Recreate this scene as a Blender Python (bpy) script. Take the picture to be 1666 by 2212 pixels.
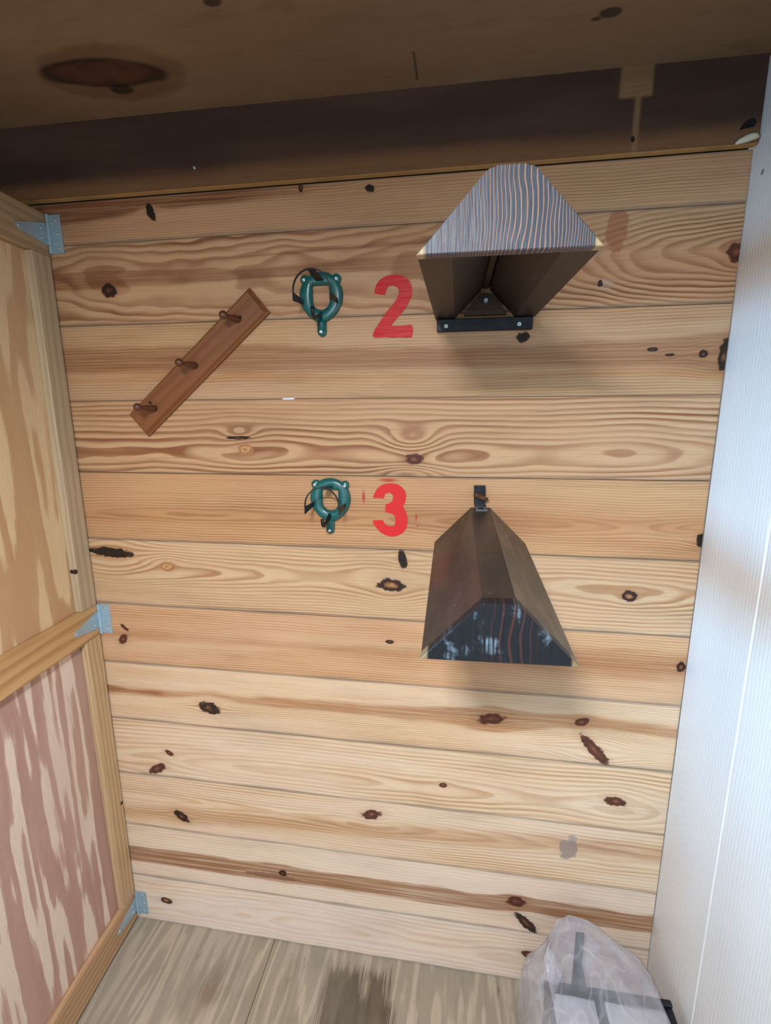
import bpy, bmesh, math, random
from mathutils import Vector, Matrix, noise as mnoise

for o in list(bpy.data.objects):
    bpy.data.objects.remove(o)
SC = bpy.context.scene
COL = SC.collection
random.seed(5)

# ------------------------------------------------------------------ camera
cam = bpy.data.cameras.new('camera'); camo = bpy.data.objects.new('camera', cam); COL.objects.link(camo)
PITCH, YAW, ROLL, FPX = -0.20349, 0.15440, -0.00561, 1055.9
def cam_axes():
    cy, sy, cp, sp = math.cos(YAW), math.sin(YAW), math.cos(PITCH), math.sin(PITCH)
    fw = Vector((-sy*cp, cy*cp, sp)); rt = Vector((cy, sy, 0)); up = rt.cross(fw)
    cr, sr = math.cos(ROLL), math.sin(ROLL)
    return cr*rt + sr*up, -sr*rt + cr*up, fw
rt, up, fw = cam_axes()
M = Matrix.Identity(4)
for i in range(3):
    M[i][0], M[i][1], M[i][2] = rt[i], up[i], -fw[i]
M.translation = Vector((1.0018, -1.1561, 1.6142))
camo.matrix_world = M
cam.sensor_fit = 'HORIZONTAL'; cam.sensor_width = 36.0; cam.lens = FPX/1666*36.0
cam.clip_start = 0.01
SC.camera = camo

# ------------------------------------------------------------------ world, lamps, exposure
w = bpy.data.worlds.new('world'); SC.world = w; w.use_nodes = True
bg = w.node_tree.nodes['Background']
bg.inputs[0].default_value = (0.80, 0.90, 1.0, 1); bg.inputs[1].default_value = 0.22
def area(name, loc, target, sx, sy, power, color):
    l = bpy.data.lights.new(name, 'AREA'); l.shape = 'RECTANGLE'; l.size = sx; l.size_y = sy
    l.energy = power; l.color = color
    o = bpy.data.objects.new(name, l); COL.objects.link(o); o.location = loc
    o.rotation_euler = (Vector(target) - Vector(loc)).to_track_quat('-Z', 'Y').to_euler()
    return o
# small lamp hanging under the loft just behind the viewer, shining down and towards the wall
area('loft_lamp', (0.82, -1.47, 2.06), (0.82, -1.44, 0.9), 0.20, 0.17, 46, (0.93, 0.98, 1.06))
# daylight from an open doorway and a window at the left front
area('doorway_daylight', (0.3, -3.3, 1.25), (0.9, 0, 0.85), 1.5, 1.7, 25, (0.80, 0.92, 1.0))
sw = area('side_window', (-1.25, -1.75, 1.5), (1.54, -0.26, 1.28), 0.6, 0.7, 4.6, (0.26, 0.60, 1.0))
sw.data.spread = math.radians(34)
SC.view_settings.view_transform = 'Standard'; SC.view_settings.look = 'None'
SC.view_settings.exposure = 0.0; SC.view_settings.gamma = 1.0
SC.view_settings.use_curve_mapping = False

# ------------------------------------------------------------------ node helpers
def srgb(h):
    h = h.lstrip('#'); c = [int(h[i:i+2], 16)/255 for i in (0, 2, 4)]
    return tuple(x/12.92 if x <= 0.04045 else ((x+0.055)/1.055)**2.4 for x in c) + (1.0,)
class G:
    def __init__(s, name):
        s.m = bpy.data.materials.new(name); s.m.use_nodes = True
        s.t = s.m.node_tree; s.b = s.t.nodes['Principled BSDF']; s.out = s.t.nodes['Material Output']
    def put(s, sock, v):
        if isinstance(v, bpy.types.NodeSocket): s.t.links.new(v, sock)
        else: sock.default_value = v
    def m_(s, op, a, b=None, c=None, clamp=False):
        n = s.t.nodes.new('ShaderNodeMath'); n.operation = op; n.use_clamp = clamp
        for i, v in enumerate((a, b, c)):
            if v is not None: s.put(n.inputs[i], v)
        return n.outputs[0]
    def add(s, a, b): return s.m_('ADD', a, b)
    def sub(s, a, b): return s.m_('SUBTRACT', a, b)
    def mul(s, a, b): return s.m_('MULTIPLY', a, b)
    def madd(s, a, b, c): return s.m_('MULTIPLY_ADD', a, b, c)
    def obj(s):
        n = s.t.nodes.new('ShaderNodeTexCoord'); k = s.t.nodes.new('ShaderNodeSeparateXYZ')
        s.t.links.new(n.outputs['Object'], k.inputs[0]); return k.outputs[0], k.outputs[1], k.outputs[2]
    def vec(s, x, y, z):
        n = s.t.nodes.new('ShaderNodeCombineXYZ')
        for i, v in enumerate((x, y, z)): s.put(n.inputs[i], v)
        return n.outputs[0]
    def noise(s, x, y, z, detail=2.0, rough=0.5, scale=1.0):
        n = s.t.nodes.new('ShaderNodeTexNoise'); s.t.links.new(s.vec(x, y, z), n.inputs['Vector'])
        n.inputs['Scale'].default_value = scale; n.inputs['Detail'].default_value = detail
        n.inputs['Roughness'].default_value = rough
        return n.outputs[0]
    def sm(s, v, a, b, lo=0.0, hi=1.0):                 # smoothstep a..b -> lo..hi
        n = s.t.nodes.new('ShaderNodeMapRange'); n.interpolation_type = 'SMOOTHSTEP'
        if isinstance(a, (int, float)) and isinstance(b, (int, float)) and a > b: a, b, lo, hi = b, a, hi, lo
        for i, q in enumerate((v, a, b, lo, hi)): s.put(n.inputs[i], q)
        return n.outputs[0]
    def ramp(s, v, stops, mode='LINEAR'):
        n = s.t.nodes.new('ShaderNodeValToRGB'); s.put(n.inputs[0], v); r = n.color_ramp; r.interpolation = mode
        while len(r.elements) < len(stops): r.elements.new(0.5)
        for e, (p, c) in zip(r.elements, stops):
            e.position = p; e.color = c if isinstance(c, tuple) else (c, c, c, 1)
        return n.outputs[0]
    def mix(s, f, a, b, blend='MIX'):
        n = s.t.nodes.new('ShaderNodeMix'); n.data_type = 'RGBA'; n.blend_type = blend
        s.put(n.inputs[0], f); s.put(n.inputs[6], a); s.put(n.inputs[7], b)
        return n.outputs[2]
    def bump(s, h, strength=0.2, dist=0.002):
        n = s.t.nodes.new('ShaderNodeBump'); n.inputs['Strength'].default_value = strength
        n.inputs['Distance'].default_value = dist; s.t.links.new(h, n.inputs['Height'])
        s.t.links.new(n.outputs[0], s.b.inputs['Normal'])
    def fin(s, col, rough=0.55, metal=0.0, spec=0.4):
        s.put(s.b.inputs['Base Color'], col); s.put(s.b.inputs['Roughness'], rough)
        s.b.inputs['Metallic'].default_value = metal; s.b.inputs['Specular IOR Level'].default_value = spec
        return s.m

# ---- sawn pine board: a slice through a log with rings, knots, resin bands
RINGS = [(0, 0.0), (0.34, 0.06), (0.74, 1.0), (0.93, 0.85), (1.0, 0.0)]
def pine(name, h, early, late, zc, d, freq, con=0.75, warp=0.012, knots=(), bands=(), seed=0.0,
         tint=None, tintf=0.5, stain=0.5, rough=0.5, ringshape=RINGS, dn=0.02, smears=(), flare=()):
    g = G(name); x, y, z = g.obj()
    n1 = g.noise(g.mul(x, 1.6), seed, g.mul(z, 3.0), 2)
    n2 = g.noise(g.mul(x, 9.0), seed+3.1, g.mul(z, 45.0), 2)
    zz = g.madd(g.sub(n1, 0.5), warp*2, z)
    zz = g.madd(g.sub(n2, 0.5), 0.0045, zz)
    rhos = []
    for k in knots:
        kx, kz, rx, rz = k[:4]; rot = k[4] if len(k) > 4 else 0.0; kind = k[5] if len(k) > 5 else 'dark'
        u = g.sub(x, kx); v = g.sub(z, kz)
        if rot:
            c, s_ = math.cos(rot), math.sin(rot)
            u2 = g.madd(u, c, g.mul(v, s_)); v2 = g.madd(v, c, g.mul(u, -s_)); u0, v0 = u2, v2
        else: u0, v0 = u, v
        a = g.mul(u0, 1/rx); b = g.mul(v0, 1/rz)
        rho = g.m_('SQRT', g.madd(a, a, g.mul(b, b)))
        R = max(rx, rz)
        ba = g.mul(u, 1/(R*2.2)); bb = g.mul(v, 1/(R*1.25))
        wgt = g.m_('EXPONENT', g.mul(g.madd(ba, ba, g.mul(bb, bb)), -1.0))
        zz = g.m_('SUBTRACT', zz, g.mul(g.mul(g.sub(zz, kz), wgt), 0.85))
        rhos.append((rho, kind, R))
    if isinstance(d, (int, float)): dd = float(d)
    else: dd = g.ramp(g.mul(x, 1/1.6), [(p/1.6, v/0.3) for p, v in d], 'B_SPLINE'); dd = g.mul(dd, 0.3)
    dd = g.madd(g.sub(g.noise(g.mul(x, 4.0), seed+7.7, g.mul(z, 8), 2), 0.5), dn*2, dd)
    q = g.sub(zz, zc)
    r = g.m_('SQRT', g.madd(q, q, g.mul(dd, dd)))
    for kx, kz, rx, rz, amt in flare:                  # swirl of rings where a limb grew
        a = g.mul(g.sub(x, kx), 1/rx); b = g.mul(g.sub(z, kz), 1/rz)
        r = g.madd(g.m_('EXPONENT', g.mul(g.madd(a, a, g.mul(b, b)), -1.0)), amt, r)
    t = g.madd(g.noise(g.mul(x, 0.9), seed+1.7, g.mul(z, 26), 1), 0.9, g.mul(r, freq))
    f = g.m_('FRACT', t)
    ring = g.ramp(f, ringshape)
    var = g.sm(g.noise(g.mul(x, 1.1), seed+9.0, g.mul(z, 22), 2), 0.3, 0.7, 0.35, 1.0)
    fib = g.noise(g.mul(x, 14.0), seed+2.0, g.mul(z, 620.0), 2, 0.6)
    fibm = g.sm(fib, 0.3, 0.75, 0.0, 1.0)
    amt = g.m_('MULTIPLY', g.mul(ring, var), con*1.4, clamp=True)
    col = g.mix(amt, early, late)
    if tint:
        col = g.mix(g.mul(g.sm(g.noise(g.mul(x, 1.3), seed+5.0, g.mul(z, 10), 2), 0.38, 0.68), tintf), col, tint)
    col = g.mix(g.mul(fibm, 0.16), col, (0.22, 0.12, 0.06, 1), 'MIX')
    ros = g.noise(g.mul(x, 2.2), seed+21, g.mul(z, 16), 3, 0.6)
    col = g.mix(g.mul(g.sm(ros, 0.48, 0.70), 0.32), col, tuple(a*b for a, b in zip(early, (0.90, 0.76, 0.74, 1))))
    stk = g.noise(g.mul(x, 3.2), seed+15, g.mul(z, 190), 3, 0.6)
    col = g.mix(g.mul(g.sm(stk, 0.5, 0.72), 0.28), col, late)
    for bnd in bands:
        z0, sl, hw, bc, st, ed = bnd[:6]
        ln = g.madd(x, sl, z0)
        jit = g.madd(g.sub(n1, 0.5), 0.045, g.mul(g.sub(n2, 0.5), 0.016))
        dist = g.add(g.m_('ABSOLUTE', g.sub(zz, ln)), jit)
        mk = g.mul(g.sm(dist, hw+ed*1.8, hw-ed*1.8), g.sm(g.noise(g.mul(x, 2.6), seed+13, g.mul(z, 150), 3, 0.65), 0.28, 0.62, 0.45, 1.0))
        if len(bnd) > 6:
            xa, xb, xe = bnd[6:9]
            mk = g.mul(mk, g.mul(g.sm(x, xa-xe, xa+xe), g.sm(x, xb+xe, xb-xe)))
        col = g.mix(g.mul(mk, st), col, g.mix(g.mul(amt, 0.5), bc, (0.09, 0.035, 0.015, 1)))
    for sx_, sz_, rx, rz, sc_, st in smears:
        a = g.mul(g.sub(x, sx_), 1/rx); b = g.mul(g.sub(z, sz_), 1/rz)
        ro = g.add(g.m_('SQRT', g.madd(a, a, g.mul(b, b))), g.mul(g.sub(g.noise(g.mul(x, 60), seed, g.mul(z, 60), 3), 0.5), 1.1))
        col = g.mix(g.mul(g.sm(ro, 1.05, 0.85), st), col, sc_)
    jn = g.sub(g.noise(g.mul(x, 60), seed+4, g.mul(z, 75), 2, 0.55), 0.5)
    for rho, kind, R in rhos:
        rj = g.madd(jn, 1.1, rho)
        if kind == 'dark':
            cs = [(0.0, srgb('#7a4c30')), (0.3, srgb('#3f241a')), (0.6, srgb('#140b09')), (1.0, srgb('#33201a'))]; halo = 0.2
        elif kind == 'red':
            cs = [(0.0, srgb('#8a5a3c')), (0.22, srgb('#653626')), (0.6, srgb('#41201a')), (1.0, srgb('#6e3f2c'))]; halo = 0.22
        elif kind == 'ring':
            cs = [(0.0, srgb('#b08350')), (0.3, srgb('#8d5c38')), (0.5, srgb('#2a1418')), (1.0, srgb('#2a1418'))]; halo = 0.15
        elif kind == 'eye':
            cs = [(0.0, srgb('#a5714a')), (0.45, srgb('#c79a68')), (0.6, srgb('#9a6845')), (1.0, srgb('#b88658'))]; halo = 0.2
        else:                                         # 'hole'
            cs = [(0.0, srgb('#120c0a')), (0.5, srgb('#070505')), (0.8, srgb('#1c110c')), (1.0, srgb('#1c130f'))]; halo = 0.15
        hm = g.sm(g.madd(jn, 0.9, rho), 2.4, 0.6)
        col = g.mix(g.mul(hm, halo), col, srgb('#8a5430'))
        kc = g.ramp(g.mul(rj, 0.85), cs)
        col = g.mix(g.mul(g.sm(rj, 1.2, 0.92), 0.96), col, kc)
    if stain:
        ns = g.noise(g.mul(x, 5), seed+6, g.mul(z, 30), 3)
        eb = g.m_('MINIMUM', z, g.mul(g.sub(h, z), 1.6))
        em = g.sm(g.madd(g.sub(ns, 0.5), -0.016, eb), 0.009, 0.0)
        col = g.mix(g.mul(em, stain), col, srgb('#6f675c'))
    blot = g.sm(g.noise(g.mul(x, 3.0), seed+11, g.mul(z, 14), 4, 0.6), 0.45, 0.75, 1.0, 0.86)
    col = g.mix(1.0, col, g.vec(blot, blot, blot), 'MULTIPLY')
    g.bump(g.madd(ring, 0.7, g.mul(fib, 0.6)), 0.18, 0.0012)
    return g.fin(col, g.sm(fib, 0.2, 0.8, rough-0.02, rough+0.14), 0.0, 0.25)

# ---- plain milled stick with the grain along one axis ('x','y','z')
def stick(name, axis, early, late, freq=140, con=0.55, seed=0.0, rough=0.55, spec=0.35, across=None, knots=(), lowf=0.5):
    g = G(name); c = dict(zip('xyz', g.obj())); a = c[axis]
    o1, o2 = [c[k] for k in 'xyz' if k != axis]
    n1 = g.noise(g.mul(a, 1.5), g.madd(o1, 6.0, seed), g.mul(o2, 6.0), 2)
    q = g.madd(g.sub(n1, 0.5), 0.05, g.add(o1, g.mul(o2, 0.8)))
    q = g.madd(g.sub(g.noise(g.mul(a, 8), g.madd(o1, 40, seed), g.mul(o2, 40), 2), .5), 0.005, q)
    ring = g.ramp(g.m_('FRACT', g.mul(q, freq)), RINGS)
    fib = g.noise(g.mul(a, 15), g.madd(o1, 500, seed), g.mul(o2, 500), 2, 0.6)
    lo = g.sm(g.noise(g.mul(a, 2), g.madd(o1, 14, seed+3), g.mul(o2, 14), 2), 0.35, 0.7)
    col = g.mix(g.mul(ring, con), early, late)
    col = g.mix(g.mul(lo, lowf*0.5), col, late)
    col = g.mix(g.mul(g.sm(fib, 0.35, 0.8), 0.18), col, (0.16, 0.09, 0.05, 1))
    for kx, ky, kz, r in knots:
        u = g.sub(c['x'], kx); v = g.sub(c['y'], ky); w_ = g.sub(c['z'], kz)
        rho = g.m_('SQRT', g.madd(u, u, g.madd(v, v, g.mul(w_, w_))))
        rho = g.madd(g.sub(fib, 0.5), r*0.8, rho)
        col = g.mix(g.sm(rho, r*1.15, r*0.8), col, srgb('#2a1a12'))
    g.bump(g.madd(ring, 0.5, fib), 0.15, 0.001)
    return g.fin(col, rough, 0, spec)

# ---- rotary-cut fir plywood face: broad early/late patches with ragged edges
def ply(name, along, across, early, late, scale_a=0.8, scale_c=5.5, k=7.0, seed=0.0, rough=0.6, con=1.0,
        extra=None, edge=0.12, lo=0.30, hi=0.62):
    g = G(name); c = dict(zip('xyz', g.obj())); a, b = c[along], c[across]
    n = g.noise(g.mul(a, scale_a), g.madd(b, scale_c, seed), seed*0.37, 2, 0.45)
    n_ = g.noise(g.mul(a, 7.0), g.mul(b, 14.0), seed+2, 2)
    jag = g.noise(g.mul(a, 9.0), g.mul(b, 260.0), seed+5, 2, 0.7)
    t = g.madd(n, k, g.mul(g.sub(n_, 0.5), 0.45))
    t = g.madd(g.sub(jag, 0.5), 0.30, t)
    f = g.m_('FRACT', t)
    mk = g.ramp(f, [(0, 0.0), (lo, 0.05), (lo+edge, 0.9), (hi+0.2, 1.0), (0.95, 0.75), (1.0, 0.0)])
    col = g.mix(g.mul(mk, con), early, late)
    lowm = g.sm(g.noise(g.mul(a, 2.2), g.mul(b, 5.0), seed+8, 3), 0.35, 0.7)
    col = g.mix(g.mul(lowm, 0.35), col, g.mix(0.5, late, early))
    fm = g.sm(g.noise(g.mul(a, 22), g.mul(b, 500), seed+9, 2, 0.6), 0.42, 0.85)
    col = g.mix(g.mul(fm, 0.22), col, (0.13, 0.075, 0.045, 1))
    if extra: col = extra(g, c, col, jag)
    g.bump(g.madd(mk, 0.5, jag), 0.22, 0.001)
    return g.fin(col, rough, 0, 0.3)

def flat(name, col, rough=0.5, metal=0.0, spec=0.4, var=0.12, sc=40.0, dark=None):
    g = G(name); x, y, z = g.obj()
    n = g.noise(g.mul(x, sc), g.mul(y, sc), g.mul(z, sc), 3)
    d = dark or tuple(c*0.55 for c in col[:3]) + (1,)
    g.bump(n, 0.08, 0.001)
    return g.fin(g.mix(g.mul(g.sm(n, 0.35, 0.75), var*2), col, d), g.sm(n, 0.3, 0.7, rough-0.06, rough+0.08), metal, spec)

# ------------------------------------------------------------------ mesh helpers
def link(name, bm, mat, parent=None, loc=None, smooth=False, rot=None):
    bmesh.ops.recalc_face_normals(bm, faces=bm.faces)
    me = bpy.data.meshes.new(name); bm.to_mesh(me); bm.free()
    if smooth:
        for p in me.polygons: p.use_smooth = True
    for m in (mat if isinstance(mat, (list, tuple)) else [mat]): me.materials.append(m)
    o = bpy.data.objects.new(name, me); COL.objects.link(o)
    if parent: o.parent = parent
    if loc: o.location = loc
    if rot: o.rotation_euler = rot
    return o
def box(bm, a, b, bev=0.0, seg=1):
    r = bmesh.ops.create_cube(bm, size=1.0); vs = r['verts']
    for v in vs:
        v.co = Vector([(a[i]+b[i])/2 + v.co[i]*(b[i]-a[i]) for i in range(3)])
    if bev:
        es = list({e for v in vs for e in v.link_edges})
        bmesh.ops.bevel(bm, geom=es, offset=bev, segments=seg, profile=0.5, affect='EDGES')
    return bm
def boxo(name, a, b, mat, parent=None, bev=0.0, seg=1, base=None):
    base = base or (0, 0, 0)
    a2 = [a[i]-base[i] for i in range(3)]; b2 = [b[i]-base[i] for i in range(3)]
    return link(name, box(bmesh.new(), a2, b2, bev, seg), mat, parent, base)
def prism(bm, pts, axis, lo, hi):
    """extrude a polygon of 2-D points along axis"""
    def P(p, t):
        return {'y': (p[0], t, p[1]), 'x': (t, p[0], p[1]), 'z': (p[0], p[1], t)}[axis]
    va = [bm.verts.new(P(p, lo)) for p in pts]; vb = [bm.verts.new(P(p, hi)) for p in pts]
    n = len(pts)
    bm.faces.new(va); bm.faces.new(vb[::-1])
    for i in range(n): bm.faces.new((va[i], vb[i], vb[(i+1) % n], va[(i+1) % n]))
    return bm
def tube(bm, pts, r, sides=10, cap=True, flatten=None):
    pts = [Vector(p) for p in pts]; rings = []
    rs = r if isinstance(r, (list, tuple)) else [r]*len(pts)
    ref = None
    for i, p in enumerate(pts):
        t = (pts[min(i+1, len(pts)-1)] - pts[max(i-1, 0)]).normalized()
        if ref is None:
            ref = Vector((0, 0, 1)) if abs(t.z) < 0.9 else Vector((1, 0, 0))
        u = (ref - t*ref.dot(t)).normalized(); ref = u; v = t.cross(u)
        rings.append([bm.verts.new(p + u*math.cos(k*2*math.pi/sides)*rs[i] + v*math.sin(k*2*math.pi/sides)*rs[i]) for k in range(sides)])
    for A, B in zip(rings, rings[1:]):
        for k in range(sides): bm.faces.new((A[k], A[(k+1) % sides], B[(k+1) % sides], B[k]))
    if cap: bm.faces.new(rings[0][::-1]); bm.faces.new(rings[-1])
    return bm
def lathe(bm, prof, origin, axis, sides=20):
    a = Vector(axis).normalized(); ref = Vector((0, 0, 1)) if abs(a.z) < 0.9 else Vector((1, 0, 0))
    u = (ref - a*ref.dot(a)).normalized(); v = a.cross(u); o = Vector(origin); rings = []
    for t, r in prof:
        rings.append([bm.verts.new(o + a*t + (u*math.cos(k*2*math.pi/sides) + v*math.sin(k*2*math.pi/sides))*max(r, 1e-5)) for k in range(sides)])
    for A, B in zip(rings, rings[1:]):
        for k in range(sides): bm.faces.new((A[k], A[(k+1) % sides], B[(k+1) % sides], B[k]))
    bm.faces.new(rings[0][::-1]); bm.faces.new(rings[-1])
    return bm
def strip(bm, path, width_dir, width, thick_dir, th):
    """flat bar following path; width_dir/thick_dir are vectors or lists of vectors"""
    n = len(path); rings = []
    for i, p in enumerate(path):
        wd = Vector(width_dir[i] if isinstance(width_dir, list) else width_dir).normalized()
        td = Vector(thick_dir[i] if isinstance(thick_dir, list) else thick_dir).normalized()
        wv = width[i] if isinstance(width, list) else width
        p = Vector(p)
        rings.append([bm.verts.new(p + wd*wv*a/2 + td*th*b/2) for a, b in ((-1, -1), (1, -1), (1, 1), (-1, 1))])
    for A, B in zip(rings, rings[1:]):
        for k in range(4): bm.faces.new((A[k], A[(k+1) % 4], B[(k+1) % 4], B[k]))
    bm.faces.new(rings[0][::-1]); bm.faces.new(rings[-1])
    return bm
def empty(name, loc=(0, 0, 0), rot=(0, 0, 0), size=0.05):
    o = bpy.data.objects.new(name, None); COL.objects.link(o); o.location = loc; o.rotation_euler = rot
    o.empty_display_size = size
    return o
def tag(o, label, cat, group=None):
    o['label'] = label; o['category'] = cat
    if group: o['group'] = group
    return o
def struct(o, label=None):
    o['kind'] = 'structure'
    if label: o['label'] = label
    return o
def screw(name, parent, pos, axis, r, mat, th=0.0022):
    """pan head with a driver recess"""
    bm = bmesh.new()
    lathe(bm, [(-0.002, r*0.9), (th*0.35, r), (th*0.8, r*0.8), (th, r*0.45), (th*0.55, r*0.3), (th*0.5, 0.0)], pos, axis, 14)
    return link(name, bm, mat, parent, smooth=True)

# ------------------------------------------------------------------ shared materials
GAP = flat('joint_shadow_board', srgb('#54473a'), 0.9)
ZINC = flat('zinc_plated_steel', srgb('#a6bfcc'), 0.36, 0.35, 0.5, 0.12, 60)
ZINCB = flat('zinc_screw_steel', srgb('#c3d2d8'), 0.3, 0.8, 0.5, 0.1, 200)
BLACK = flat('black_enamel_steel', srgb('#181a1e'), 0.45, 0.3, 0.4, 0.25, 60, srgb('#34373a'))
RUST = flat('rusty_steel', srgb('#6a4a38'), 0.75, 0.3, 0.3, 0.45, 150, srgb('#3a261c'))

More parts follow.
